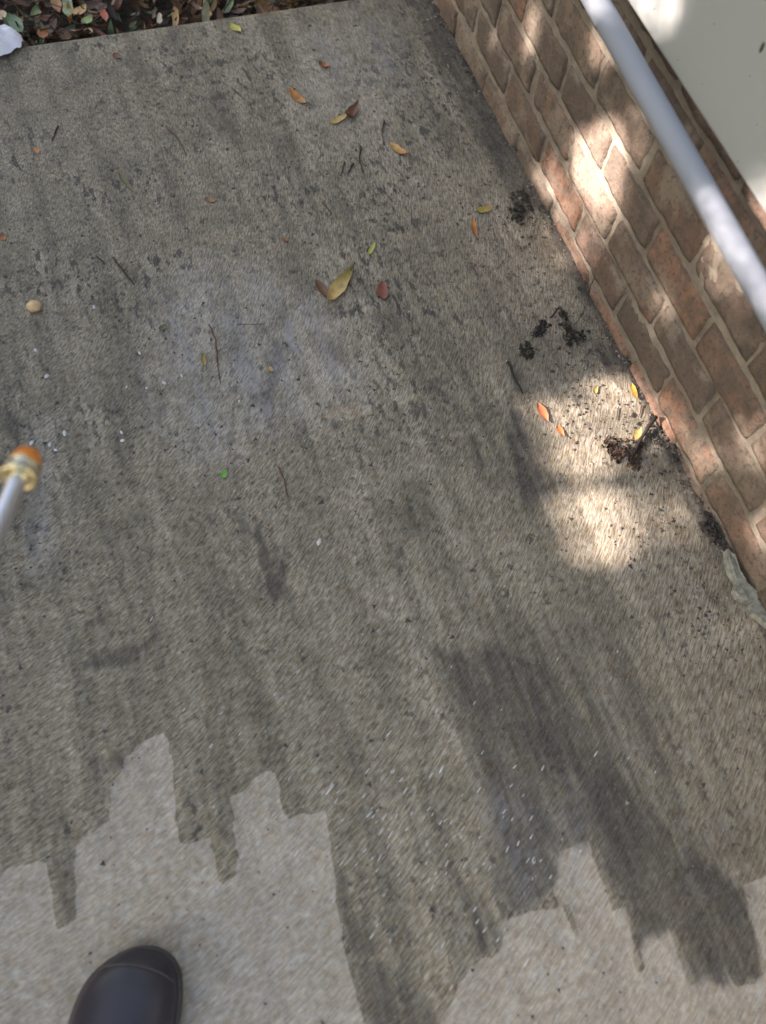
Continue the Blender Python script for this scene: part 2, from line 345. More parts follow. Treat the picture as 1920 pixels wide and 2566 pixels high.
def slab():
    def axis(a, b, lo, hi, step):
        return np.concatenate([np.arange(lo, a, .25), np.arange(a, b, step), np.linspace(b, hi, max(2, int((hi - b) / .25) + 2))])
    xs = np.concatenate([np.arange(-6, -1.05, .25), np.arange(-1.05, .668, .0046), [.668]])
    ys = np.concatenate([np.arange(-5, -.62, .25), np.arange(-.62, EY - .012, .0046), [EY - .012, EY - .008, EY - .004]])
    X, Y = np.meshgrid(xs, ys); nx, ny = len(xs), len(ys)
    Z = (vnoise(X * 9, Y * 9, 3) - .5) * .002 + (vnoise(X * 60, Y * 60, 4) - .5) * .0009
    P = np.stack([X.ravel(), Y.ravel(), 0 * Z.ravel()], 1); px, py, ok = project(P)
    x, y = P[:, 0], P[:, 1]
    en = (vnoise(x * 70, y * 70, 5) - .5) * 7 + (vnoise(x * 200, y * 200, 6) - .5) * 8
    wash = np.zeros(len(P)); 
    for q in wash_polys: wash = np.maximum(wash, sstep((8 - (sdf(px, py, q) + en)) / 16))
    for q in wash_cut: wash = np.minimum(wash, sstep((sdf(px, py, q) + 9) / 18) + .15)
    wash = np.where(ok, wash, .9)
    def soft(L):
        o = np.zeros(len(P))
        for q, s, w_ in L: w2 = w_ * 1.7 + 10; o = np.maximum(o, s * sstep((w2 * .5 - (sdf(px, py, q) + en * 1.6)) / w2))
        return np.where(ok, o, 0)
    st = soft(stain_dark_polys)
    # dirt caught along the foot of the wall, and the slab edge
    st = np.maximum(st, .85 * sstep((.016 + .010 * (vnoise(y * 25, y * 0, 8)) - (.666 - x)) / .014))
    st = np.maximum(st, .35 * sstep((.05 - (.666 - x)) / .05) * vnoise(x * 20, y * 20, 9))
    st = np.maximum(st, .5 * sstep((.02 - (EY - y)) / .03) * vnoise(x * 30, y * 30, 10))
    li = soft(light_polys); we = soft(wet_sheen_polys)
    edge = sstep((.012 - (EY - y)) / .012).reshape(X.shape)
    # washed concrete has lost its skin: it lies a hair lower
    Z = Z - wash.reshape(X.shape) * .0012 - edge * .004
    V = np.stack([X.ravel(), Y.ravel(), Z.ravel()], 1)
    i = np.arange(nx * ny).reshape(ny, nx)
    F = np.stack([i[:-1, :-1].ravel(), i[:-1, 1:].ravel(), i[1:, 1:].ravel(), i[1:, :-1].ravel()], 1)
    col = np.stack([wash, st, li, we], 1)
    # broken front face of the slab
    n0 = len(V); jit = (vnoise(xs * 40, xs * 0, 12) - .5) * .008
    top = i[-1]; e1 = np.stack([xs, EY + jit, np.full(nx, -.012)], 1); e2 = np.stack([xs, EY + jit * 2, np.full(nx, -.10)], 1)
    V = np.concatenate([V, e1, e2]); a = n0 + np.arange(nx); b = a + nx
    F = np.concatenate([F, np.stack([top[:-1], top[1:], a[1:], a[:-1]], 1), np.stack([a[:-1], a[1:], b[1:], b[:-1]], 1)])
    ec = np.tile([[0, .5, 0, 0]], (2 * nx, 1)); col = np.concatenate([col, ec])
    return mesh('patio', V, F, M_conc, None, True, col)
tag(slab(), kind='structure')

# ------------------------------------------------------------------ brick wall
def brick_wall():
    root = empty('brick_wall', (WX, .8, 0))
    tag(root, 'long wall of brown tumbled bricks with wide sandy mortar joints, edging the patio', 'wall')
    y0, y1, z1 = -1.5, 3.2, 1.6; pitch = .1605; J = .0128
    V = []; F = []; Cc = []; nv = 0
    pal = [(.145, .105, .080), (.165, .118, .088), (.125, .103, .08), (.175, .125, .095), (.11, .09, .072), (.16, .135, .105), (.20, .125, .085), (.145, .12, .095)]
    gy, gz = 17, 8
    for k in range(-3, 25):
        off = .374 + (pitch / 2 if k % 2 else 0)
        for n in range(-14, 20):
            a = off + n * pitch + random.uniform(-.004, .004) + J / 2; b = off + (n + 1) * pitch - J / 2 + random.uniform(-.004, .004)
            if b < y0 or a > y1: continue
            yc = (a + b) / 2; za = ZC0 + CH * k + J / 2 + random.uniform(-.0015, .0015); zb = za + CH - J + random.uniform(-.002, .001)
            u = np.linspace(0, 1, gy); v = np.linspace(0, 1, gz); U, W = np.meshgrid(u, v)
            Yp = a + (b - a) * U; Zp = za + (zb - za) * W + TILT * (Yp - 1)
            ed = np.minimum(np.minimum(U, 1 - U) * (b - a), np.minimum(W, 1 - W) * (zb - za))
            nz = vnoise(Yp * 55 + k * 7.3, Zp * 55, 21 + k % 5) - .5; nz2 = vnoise(Yp * 130, Zp * 130, 31) - .5
            proud = random.uniform(-.0025, .0025)
            Xp = WX + proud + .0014 * np.clip(1 - ed / .003, 0, 1) ** 1.5 + nz * .0030 + nz2 * .002
            # chipped, rounded corners
            cd_ = np.clip(1 - np.hypot(np.minimum(U, 1 - U) * (b - a), np.minimum(W, 1 - W) * (zb - za)) / .009, 0, 1)
            Xp += cd_ ** 2 * .0015
            rim = ed < 1e-6; nz = nz * .8
            Yp = Yp + np.where(rim, nz2 * .0026, 0); Zp = Zp + np.where(rim, nz * .0026, 0)
            g = np.stack([Xp.ravel(), Yp.ravel(), Zp.ravel()], 1)
            ring = [(0, j) for j in range(gy)] + [(i, gy - 1) for i in range(1, gz)] + [(gz - 1, j) for j in range(gy - 2, -1, -1)] + [(i, 0) for i in range(gz - 2, 0, -1)]
            ri = [i * gy + j for i, j in ring]; bk = g[ri].copy(); bk[:, 0] = WX + .03
            idx = np.arange(gy * gz).reshape(gz, gy) + nv
            F.append(np.stack([idx[:-1, :-1].ravel(), idx[1:, :-1].ravel(), idx[1:, 1:].ravel(), idx[:-1, 1:].ravel()], 1))
            r0 = np.array(ri) + nv; r1 = np.arange(len(ri)) + nv + gy * gz
            F.append(np.stack([r0, np.roll(r0, -1), np.roll(r1, -1), r1], 1))
            V += [g, bk]; nv += gy * gz + len(ri)
            c = np.array(random.choice(pal)) * np.array([.90, .82, .77]) * random.uniform(.8, 1.15); Cc.append(np.tile(c, (gy * gz + len(ri), 1)))
    V = np.concatenate(V); V -= np.array([WX, .8, 0])
    mesh('bricks', V, np.concatenate(F), M_brick, root, True, np.concatenate(Cc))
    # mortar bed, recessed and uneven
    ys = np.concatenate([np.arange(y0 - .1, -.1, .1), np.arange(-.1, 1.9, .006), np.arange(1.9, 3.4, .1)]); zs = np.concatenate([np.arange(-.15, .5, .006), np.arange(.5, z1 + .1, .1)])
    Y, Z = np.meshgrid(ys, zs); X = .0046 + (vnoise(Y * 90, Z * 90, 41) - .5) * .0035 + (vnoise(Y * 12, Z * 12, 42) - .5) * .003
    i = np.arange(X.size).reshape(X.shape)
    Fm = np.stack([i[:-1, :-1].ravel(), i[1:, :-1].ravel(), i[1:, 1:].ravel(), i[:-1, 1:].ravel()], 1)
    mesh('mortar', np.stack([X.ravel(), Y.ravel() - .8, Z.ravel()], 1), Fm, M_mortar, root)
    c = MB(); c.box((.10, .05, .75), (.15, y1 - y0, 1.8)); c.build('core', M_mortar, root, False)
brick_wall()

# ------------------------------------------------------------------ white board above the brick, white pipe in front
PX = WX - .016
def panel():
    A = onx(1571, 0, PX); B = onx(1920, 541, PX); s = (B.z - A.z) / (B.y - A.y)
    root = empty('white_board', (PX, .7, A.z)); tag(root, 'large smooth white board with dark mud flecks above the pipe on the wall', 'panel')
    y0, y1 = -1.3, 2.4; zf = lambda y: A.z + s * (y - A.y)
    ny = 40; prof = [(.0135, 0), (.005, -.002), (.0015, .0), (0, .004), (0, 1.12)]
    V = []; F = []
    for i in range(ny + 1):
        y = y0 + (y1 - y0) * i / ny
        for dx, dz in prof: V.append((dx, y - .7, zf(y) + dz - A.z))
    n = len(prof)
    for i in range(ny):
        for k in range(n - 1): F.append((i * n + k, i * n + k + 1, (i + 1) * n + k + 1, (i + 1) * n + k))
    mesh('board_face', V, F, M_white, root)
    for px, py, r in ((1911, 118, .0042), (1898, 312, .0008), (1640, 22, .001), (1700, 150, .0007), (1880, 190, .0007), (1790, 60, .0008), (1850, 405, .0009), (1760, 210, .0006)):
        p = onx(px, py, PX); V = [(-.0006, 0, 0)]
        for k in range(9):
            q = 2 * math.pi * k / 9; rr = r * random.uniform(.7, 1.2); V.append((-.0002, math.cos(q) * rr * .7, math.sin(q) * rr * 1.6))
        o = mesh('mud_fleck', V, [(0, 1 + k, 1 + (k + 1) % 9) for k in range(9)], M_dark, root); o.location = (0, p.y - .7, p.z - A.z)
panel()
def pipe():
    X = .612; a = onx((1454 + 1531) / 2, 0, X); b = onx((1871), 668, X)
    dirv = (b - a).normalized(); root = empty('white_pipe', (X, .7, a.z)); tag(root, 'white plastic pipe running level along the brick wall below the white board', 'pipe')
    r = .0148
    p0 = a + dirv * ((-1.3 - a.y) / dirv.y); p1 = a + dirv * ((2.3 - a.y) / dirv.y); o = root.location.copy()
    mb = MB(); mb.tube([p0 - Vector((X, .7, a.z)) + (p1 - p0) * t for t in np.linspace(0, 1, 12)], r, 40); mb.build('pipe_run', M_pvc, root)
    for y in (-.75, 1.75):
        c = a + dirv * ((y - a.y) / dirv.y) - Vector((X, .7, a.z)); s = MB()
        s.tube([c - dirv * .012, c + dirv * .012], r + .002, 28); s.box((c.x + .035, c.y, c.z), (.05, .02, .012)); s.build('pipe_clip', M_pvc, root)
pipe()

# ------------------------------------------------------------------ leaves, twigs, litter
def leaf_geo(L, W, curl=.25, fold=.3, seed=0, n=9, shape='lance'):
    r = random.Random(seed); V = []; F = []
    for i in range(n + 1):
        t = i / n
        w_ = {'lance': math.sin(math.pi * min(1, t * 1.02) ** .85) ** .9, 'round': math.sin(math.pi * t) ** .55, 'strap': min(1, 6 * t, 6 * (1 - t) + .1)}[shape]
        w_ = max(w_, .03) * W / 2 * r.uniform(.86, 1.1); x = (t - .5) * L; z = .0015 + curl * L * (2 * t - 1) ** 2 * .5 * r.uniform(.8, 1.1)
        yo = math.sin(t * 2.4 + seed) * W * .10
        for k, u in enumerate((-1, -.5, 0, .5, 1)):
            V.append((x, u * w_ + yo, z + abs(u) ** 1.5 * fold * W * .5 * r.uniform(.6, 1.3)))
    for i in range(n):
        for k in range(4): F.append((i * 5 + k, i * 5 + k + 1, (i + 1) * 5 + k + 1, (i + 1) * 5 + k))
    return V, F
def leafcol(V, c1, c2, L, seed):
    x = np.array([v[0] for v in V]) / L + .5; y = np.array([v[1] for v in V])
    t = np.clip(x + .5 * (vnoise(x * 6 + seed, y * 200, 50 + seed % 7) - .5), 0, 1)[:, None]
    return np.array(c1) * (1 - t) + np.array(c2) * t
def leaf(name, p0, p1, W, c1, c2, label, cat='leaf', curl=.12, fold=.25, shape='lance', seed=0, group=None, stem=True, z=0.0):
    a = ground(*p0, z); b = ground(*p1, z); L = (b - a).length; V, F = leaf_geo(L, W, curl, fold, seed, shape=shape)
    V = [Vector(v) for v in V]
    mid = (a + b) / 2; root = empty(name, mid); root.rotation_euler = (random.uniform(-.12, .12), random.uniform(-.1, .1), math.atan2(b.y - a.y, b.x - a.x))
    zmin = min(v.z for v in V); V = [(v.x, v.y, v.z - zmin + .0012) for v in V]
    mesh('blade', V, F, M_leaf, root, True, leafcol(V, c1, c2, L, seed))
    if stem:
        s = MB(); s.tube([(.40 * L, 0, V[-3][2] * .8 + .0008), (.52 * L, .001, V[-3][2] + .001), (.66 * L, .004, .002)], [.0007, .0006, .0005], 5); s.build('stem', M_twig, root)
    tag(root, label, cat, group); return root
YEL = (.50, .36, .13); OCH = (.34, .21, .07); BRN = (.17, .085, .04); RED = (.20, .07, .045); ORG = (.50, .20, .045); GRN = (.13, .17, .035); YG = (.42, .42, .08)
PL = 'fallen leaves scattered over the patio'
leaf('fallen_leaf', (826, 768), (886, 674), .026, (.60, .41, .16), (.30, .27, .08), 'large folded yellow leaf with greenish tip, biggest leaf on the open patio', seed=1, fold=.55, group=PL)
leaf('fallen_leaf', (788, 708), (834, 752), .016, BRN, BRN, 'narrow brown leaf touching the large yellow leaf on its left', seed=2, group=PL, stem=False)
leaf('fallen_leaf', (958, 708), (964, 756), .019, RED, RED, 'small round red-brown leaf right of the large yellow leaf', seed=3, shape='round', group=PL, stem=False)
leaf('fallen_leaf', (728, 230), (772, 266), .017, ORG, OCH, 'curled orange-brown leaf left of the yellow and brown pair near the far end', seed=4, curl=.3, group=PL)
leaf('fallen_leaf', (824, 314), (876, 288), .016, YEL, YEL, 'pale yellow leaf leaning on a brown one near the far end', seed=5, group=PL, stem=False)
leaf('fallen_leaf', (868, 305), (900, 266), .020, RED, BRN, 'dark brown upturned leaf behind the pale yellow one near the far end', seed=6, curl=.4, fold=.5, group=PL, stem=False)
leaf('fallen_leaf', (976, 364), (1022, 396), .017, YEL, ORG, 'yellow leaf with a brown end, nearest the brick wall among the far leaves', seed=7, curl=.3, group=PL)
leaf('fallen_leaf', (924, 642), (940, 608), .008, YG, YG, 'tiny yellow-green leaf up and right of the large yellow leaf', seed=8, group=PL, stem=False)
leaf('fallen_leaf', (1193, 532), (1232, 520), .014, YG, OCH, 'small square yellow-green leaf in front of the mossy clump by the wall', seed=9, group=PL, shape='strap', stem=False)
leaf('fallen_leaf', (1184, 552), (1196, 602), .010, ORG, BRN, 'thin rusty leaf just below the small square yellow-green leaf', seed=10, group=PL, stem=False)
leaf('fallen_leaf', (801, 158), (826, 174), .015, BRN, ORG, 'small curled brown leaf alone near the far edge of the patio', seed=11, curl=.4, group=PL, stem=False)
leaf('fallen_leaf', (578, 62), (604, 86), .016, YG, (.5, .5, .1), 'bright yellow-green leaf at the far edge of the patio', seed=12, group=PL, stem=False)
leaf('fallen_leaf', (86, 372), (98, 388), .009, ORG, ORG, 'tiny bright orange leaf at the left of the patio', seed=13, group=PL, stem=False)
leaf('fallen_leaf', (297, 438), (338, 486), .009, (.16, .15, .04), (.13, .12, .04), 'slim olive leaf lying alone on the left half of the patio', seed=14, group=PL, stem=False)
leaf('fallen_leaf', (512, 500), (545, 504), .010, BRN, OCH, 'small dull brown leaf level with the slim olive leaf', seed=15, group=PL, stem=False)
leaf('fallen_leaf', (508, 888), (516, 922), .008, (.2, .17, .03), OCH, 'thin olive and ochre leaf beside the long reddish twig', seed=16, group=PL, stem=False)
leaf('fallen_leaf', (398, 824), (420, 818), .010, (.10, .10, .04), (.10, .10, .04), 'dark green leaf scrap left of the wet patch', seed=17, shape='round', group=PL, stem=False)
leaf('fallen_leaf', (554, 1196), (572, 1184), .011, (.14, .40, .05), (.12, .34, .05), 'tiny vivid green leaf scrap in the middle of the patio', seed=18, shape='round', group=PL, stem=False)
leaf('fallen_leaf', (1346, 1012), (1372, 1062), .014, (.42, .12, .05), (.46, .18, .09), 'glossy orange-red leaf at the left corner of the sunlit patch', seed=19, group=PL, stem=False)
leaf('fallen_leaf', (1394, 1068), (1414, 1096), .010, (.5, .14, .05), (.55, .2, .08), 'smaller orange-red leaf scrap inside the sunlit patch', seed=20, group=PL, stem=False)
leaf('fallen_leaf', (1580, 962), (1598, 1004), .010, (.4, .3, .05), (.32, .17, .03), 'mustard leaf lying against the foot of the brick wall', seed=21, group=PL, stem=False)
leaf('fallen_leaf', (1586, 1104), (1604, 1072), .012, YEL, YEL, 'pale yellow leaf on top of the dark debris in the sunlit patch', seed=22, group=PL, stem=False, z=.008)
leaf('fallen_leaf', (288, 136), (302, 148), .014, RED, BRN, 'small reddish leaf on the left near the leaf litter', seed=23, shape='round', group=PL, stem=False)
leaf('fallen_leaf', (1486, 988), (1498, 968), .008, (.45, .30, .12), YEL, 'faint tan leaf at the top of the sunlit patch', seed=24, group=PL, stem=False)
leaf('fallen_leaf', (708, 600), (724, 606), .008, ORG, BRN, 'tiny rusty scrap above the large yellow leaf', seed=25, group=PL, stem=False)
leaf('fallen_leaf', (0, 590), (14, 604), .012, BRN, ORG, 'brown leaf at the left edge of view above the pale nut', seed=26, group=PL, stem=False)
leaf('fallen_leaf', (672, 922), (684, 934), .008, YEL, OCH, 'tiny straw coloured scrap between the two dark stains', seed=27, group=PL, stem=False)

TW = 'twigs lying on the patio'
def twig(pts, r, label, mat=None, side=False):
    P = [ground(px, py, z) for px, py, z in pts]; o = P[0].copy()
    Q = []
    for i in range(len(P) - 1):
        for t in (0, .33, .66): Q.append(P[i].lerp(P[i + 1], t) + Vector((random.uniform(-1, 1), random.uniform(-1, 1), 0)) * r * .7 - o)
    Q.append(P[-1] - o); mb = MB(); n = len(Q); mb.tube(Q, [r * (1 - .5 * i / n) for i in range(n)], 6)
    if side: k = n // 2; mb.tube([Q[k], Q[k] + Vector((.008, .006, .002))], [r * .6, r * .3], 5)
    ob = mb.build('twig', mat or M_twig); ob.location = o; tag(ob, label, 'twig', TW)
M_rt = simple('red_twig', (.13, .07, .05), .8, .4, 90)
twig([(1494, 690, .03), (1480, 715, .022), (1476, 745, .014), (1462, 785, .006), (1438, 816, .002)], .0009, 'thin black curved twig leaning from the wall foot onto the patio', M_dark)
twig([(962, 302, .002), (957, 330, .004), (962, 362, .002)], .0015, 'short dark twig above the leaf with a brown end')
twig([(902, 366, .002), (901, 395, .003), (908, 430, .002)], .0018, 'dark twig left of the leaf with a brown end')
twig([(862, 405, .002), (854, 440, .002)], .0016, 'reddish twig left of the dark forked twig', M_rt)
twig([(886, 408, .002), (874, 430, .002)], .0018, 'stubby dark twig between two others near the far leaves')
twig([(420, 320, .002), (445, 345, .004), (466, 388, .002)], .0016, 'curved reddish twig on the upper left of the patio', M_rt)
twig([(145, 316, .002), (130, 352, .002)], .0016, 'short dark twig right of the tiny orange leaf')
twig([(524, 812, .002), (540, 850, .003), (544, 900, .003), (552, 960, .002)], .0014, 'long reddish twig down the left of the wet patch', M_rt, True)
twig([(282, 645, .002), (310, 680, .003), (336, 712, .002)], .0018, 'brown broken twig above the dark leaf scrap', None, True)
twig([(1274, 905, .002), (1288, 940, .003), (1310, 985, .002)], .0022, 'thick dark twig left of the sunlit patch', M_dark)
twig([(808, 505, .002), (832, 535, .002)], .0013, 'faint thin twig above the tiny yellow-green leaf', M_rt)
twig([(700, 1170, .002), (712, 1205, .003), (722, 1246, .002)], .0014, 'reddish twig above the long dark stain in the middle', M_rt)
twig([(1380, 796, .002), (1402, 768, .002)], .0015, 'short dark twig beside the mossy clump')
twig([(595, 812, .002), (660, 812, .002)], .0007, 'straight hair-thin twig above the first dark stain', M_rt)
twig([(1180, 660, .002), (1196, 690, .002)], .0012, 'small twig below the thin rusty leaf', M_rt)
twig([(1642, 1044, .014), (1618, 1080, .012), (1592, 1132, .004)], .0035, 'thick black twig lying across the dark debris at the wall foot', M_dark)
twig([(240, 640, .002), (262, 660, .002)], .0012, 'small twig at the head of the brown broken twig')
twig([(1550, 1020, .002), (1545, 1052, .002)], .001, 'thin dark twig inside the sunlit patch')
twig([(1608, 1015, .002), (1600, 1045, .002)], .0012, 'thin twig inside the sunlit patch near the wall', M_rt)

def lump(p, rx, ry, rz, seed, sub=10, jag=.45):
    r = np.random.default_rng(seed); V = []; F = []
    n, m_ = sub, sub * 2
    for i in range(n + 1):
        a = math.pi * i / n
        for j in range(m_):
            b = 2 * math.pi * j / m_; V.append((math.sin(a) * math.cos(b), math.sin(a) * math.sin(b), math.cos(a)))
    V = np.array(V); k = 1 + jag * (vnoise(V[:, 0] * 2.3 + 9 + seed, V[:, 1] * 2.3 + V[:, 2] * 3 + 9, 60 + seed) - .5) * 2 + jag * .5 * (vnoise(V[:, 0] * 6 + 9, V[:, 1] * 6 + V[:, 2] * 5 + 9, 61 + seed) - .5)
    V = V * k[:, None] * np.array([rx, ry, rz]) + np.array(p)
    for i in range(n):
        for j in range(m_): F.append((i * m_ + j, (i + 1) * m_ + j, (i + 1) * m_ + (j + 1) % m_, i * m_ + (j + 1) % m_))
    return V, F
M_shard = attr_mat('rotted_bits', .85, .0008, 200)
def pile(name, items, mat, label, cat, spikes=0):
    o = ground(items[0][0], items[0][1]); VV = []; FF = []; n0 = 0; CC = []; base = DARKS[mat]
    r = random.Random(len(label))
    for i, (px, py, rx, ry, rz) in enumerate(items):
        g = ground(px, py) - o
        V, F = lump((g.x, g.y, rz * .25), rx * .5, ry * .5, rz * .4, i + int(px) % 17, 8, .7); VV.append(V); FF += [tuple(k + n0 for k in f) for f in F]; n0 += len(V); CC.append(np.tile(np.array(base[0]), (len(V), 1)))
        for k in range(26):
            L = r.uniform(.004, .013); V, F = leaf_geo(L, L * r.uniform(.2, .7), r.uniform(0, .4), r.uniform(0, .6), r.randrange(9999), 3, r.choice(['lance', 'round', 'strap']))
            V = np.array(V) @ np.array(Matrix.Rotation(r.uniform(0, 6.28), 3, 'Z') @ Matrix.Rotation(r.gauss(0, .5), 3, 'X') @ Matrix.Rotation(r.gauss(0, .35), 3, 'Y')).T
            a, q = r.uniform(0, 6.28), r.random() ** .7 * 1.7; V += np.array([g.x + math.cos(a) * q * rx, g.y + math.sin(a) * q * ry, rz * max(0, 1 - q * .8) * r.uniform(.3, .9) - min(0, V[:, 2].min()) * .6])
            VV.append(V); FF += [tuple(k_ + n0 for k_ in f) for f in F]; n0 += len(V); CC.append(np.tile(np.array(r.choice(base)) * r.uniform(.6, 1.3), (len(V), 1)))
    V = np.concatenate(VV); V[:, 2] = np.maximum(V[:, 2], -.001)
    ob = mesh(name, V, FF, M_shard, None, True, np.concatenate(CC)); ob.location = o; tag(ob, label, cat); return ob
DARKS = {'bark': [(.04, .024, .017), (.06, .033, .02), (.025, .018, .015), (.09, .05, .03)], 'grit': [(.09, .085, .075), (.06, .06, .055), (.13, .12, .10), (.04, .04, .038)],
         'moss': [(.036, .038, .026), (.055, .052, .036), (.028, .028, .022), (.08, .068, .045)], 'mud': [(.022, .021, .022), (.035, .033, .033), (.05, .045, .04)]}
pile('debris_clump', [(1560, 1128, .014, .010, .006), (1580, 1140, .012, .008, .007), (1530, 1112, .009, .007, .005), (1600, 1118, .008, .007, .006), (1590, 1160, .008, .006, .004), (1545, 1145, .007, .006, .004)], 'bark', 'heap of dark rotted bark bits in the sunlit patch by the wall', 'debris', 2)
pile('debris_clump', [(1652, 1084, .012, .014, .005), (1668, 1100, .010, .009, .004), (1640, 1098, .008, .007, .004), (1690, 1130, .010, .016, .005)], 'grit', 'grey gritty mud clump against the wall behind the bark bits', 'debris', 1)
pile('moss_clump', [(1428, 848, .010, .010, .006), (1418, 822, .005, .012, .004), (1448, 842, .008, .005, .004), (1412, 795, .003, .010, .003)], 'moss', 'dark mossy clump at the end of the thin black twig', 'moss', 3)
pile('moss_clump', [(1300, 520, .012, .020, .008), (1296, 545, .010, .010, .006), (1318, 500, .004, .016, .006)], 'moss', 'dark mossy clump in the shade at the wall foot below the bright sunspot', 'moss', 3)
pile('moss_clump', [(1322, 878, .009, .008, .004), (1316, 892, .006, .006, .003)], 'moss', 'small dark mossy clump left of the curved twig', 'moss', 2)
pile('mud_lump', [(1788, 1326, .010, .018, .007), (1800, 1345, .009, .010, .006), (1778, 1308, .005, .010, .005)], 'mud', 'black mud lump jammed at the wall foot above the pale caulk', 'debris', 0)
pile('debris_clump', [(1345, 838, .006, .006, .003), (1356, 828, .006, .006, .003), (1362, 816, .006, .005, .003)], 'mud', 'small dark crumb left of the mossy clump with the twig', 'debris', 1)

# nut, chips, plastic scrap
V, F = lump((0, 0, .0085), .0115, .0092, .0085, 3, 12, .06); nb = mesh('nut', V, F, M_nut); nb.location = ground(90, 776); tag(nb, 'round pale tan nut on the left of the patio', 'nut')
V, F = lump((0, 0, .003), .0055, .0032, .003, 5, 8, .2); ch = mesh('stone_chip', V, F, M_chip); ch.location = ground(800, 1360); ch.rotation_euler.z = .9; tag(ch, 'single bright white stone chip in the middle of the patio', 'stone')
def scrap():
    V = []; F = []; n = 16
    for i in range(n):
        for j in range(n):
            u, v = i / (n - 1) * 2 - 1, j / (n - 1) * 2 - 1
            rr = math.sqrt(max(0, 1 - .9 * max(abs(u), abs(v)) ** 2)); k = math.hypot(u, v) / max(1e-6, max(abs(u), abs(v)))
            a, b = u / max(k, 1), v / max(k, 1)
            z = .028 * rr + .006 * math.sin(a * 9 + b * 4) * rr + .004 * math.sin(b * 13 - a * 5); V.append((a * .06, b * .04, max(.001, z)))
    for i in range(n - 1):
        for j in range(n - 1): F.append((i * n + j, (i + 1) * n + j, (i + 1) * n + j + 1, i * n + j + 1))
    o = mesh('plastic_scrap', V, F, M_paper); g = ground(-22, 112); o.location = g; o.rotation_euler.z = -.35; tag(o, 'crumpled white plastic scrap at the patio edge by the leaf litter', 'litter')
scrap()

# strip of old broken caulk at the wall foot
def caulk():
    polyA = [(1812, 1386), (1822, 1380), (1834, 1392), (1846, 1432), (1868, 1466), (1898, 1494), (1893, 1520), (1868, 1512), (1842, 1500), (1832, 1484), (1838, 1466), (1822, 1440), (1814, 1408)]
    polyB = [(1872, 1514), (1900, 1498), (1935, 1520), (1970, 1560), (1990, 1600), (1960, 1612), (1925, 1580), (1900, 1556), (1868, 1536)]
    root = empty('caulk_strip', ground(1860, 1480)); tag(root, 'broken pale grey-green strip of old caulk at the wall foot, lower right', 'caulk')
    for pi, poly in enumerate((polyA, polyB)):
        P = [ground(*p) - root.location for p in poly]; n = len(P); c = sum(P, Vector()) / n; V = []; F = []
        for k, (s, z) in enumerate(((1.06, -.001), (1.0, .006), (.93, .0095), (.72, .010))):
            for i, p in enumerate(P):
                q = c + (p - c) * s * random.uniform(.96, 1.04); V.append((q.x, q.y, z + random.uniform(-.0015, .0015) * (k > 0)))
        for k in range(3):
            for i in range(n): F.append((k * n + i, k * n + (i + 1) % n, (k + 1) * n + (i + 1) % n, (k + 1) * n + i))
        F.append(tuple(3 * n + i for i in range(n)))
        if sum((P[i].x * P[(i + 1) % n].y - P[(i + 1) % n].x * P[i].y) for i in range(n)) < 0: F = [f[::-1] for f in F]
        mesh('caulk_piece', V, F, M_caulk, root, False)
caulk()

def scatter(name, N, posf, sizef, palette, label=None, seed=1, mat=M_leaf, flat=.5, kind='stuff', cat=None):
    r = random.Random(seed); VV = []; FF = []; CC = []; n0 = 0
    for i in range(N):
        x, y, z = posf(r); L, W, sh = sizef(r); V, F = leaf_geo(L, W, r.uniform(.05, .5), r.uniform(0, .7), r.randrange(99999), 5, sh)
        V = np.array(V); a, b, c = r.gauss(0, flat), r.gauss(0, flat), r.uniform(0, 6.283)
        R = np.array(Matrix.Rotation(c, 3, 'Z') @ Matrix.Rotation(a, 3, 'X') @ Matrix.Rotation(b, 3, 'Y'))
        V = V @ R.T; V[:, 2] += z - min(0, V[:, 2].min() * .7); V[:, :2] += (x, y)
        col = np.array(r.choice(palette)) * r.uniform(.6, 1.25); VV.append(V); CC.append(np.tile(col, (len(V), 1)))
        FF.append(np.array(F) + n0); n0 += len(V)
    o = mesh(name, np.concatenate(VV), np.concatenate(FF), mat, None, True, np.concatenate(CC))
    tag(o, label, cat, None, kind); return o
LP = [BRN, BRN, (.10, .055, .03), (.07, .045, .03), OCH, (.26, .17, .09), RED, (.12, .14, .06), (.10, .16, .07), (.22, .22, .13), (.33, .20, .13), ORG, (.05, .035, .025), (.20, .15, .12)]
bedz = -.045
scatter('leaf_litter', 3800, lambda r: (r.uniform(-1.5, .66), EY + .006 + abs(r.gauss(0, .42)), bedz + r.uniform(0, .035)), lambda r: (lambda L: (L, L * r.uniform(.22, .5), r.choice(['lance', 'lance', 'strap', 'round'])))(r.uniform(.018, .058)), LP, 'brown and green leaf litter covering the bed beyond the patio', 5, cat='leaf litter')
tw = MB()
for i in range(420):
    x, y = random.uniform(-1.0, .64), EY + .01 + abs(random.gauss(0, .3)); a = random.uniform(0, 6.28); l = random.uniform(.02, .07); z = bedz + random.uniform(.02, .05)
    tw.tube([(x, y, z), (x + math.cos(a) * l * .5, max(EY + .005, y + math.sin(a) * l * .5 + .003), z + .004), (x + math.cos(a) * l, max(EY + .005, y + math.sin(a) * l), z - .004)], [.0016, .0013, .0007], 5)
tag(tw.build('twig_litter', M_twig), 'thin dark twigs mixed into the leaf litter', 'twigs', None, 'stuff')
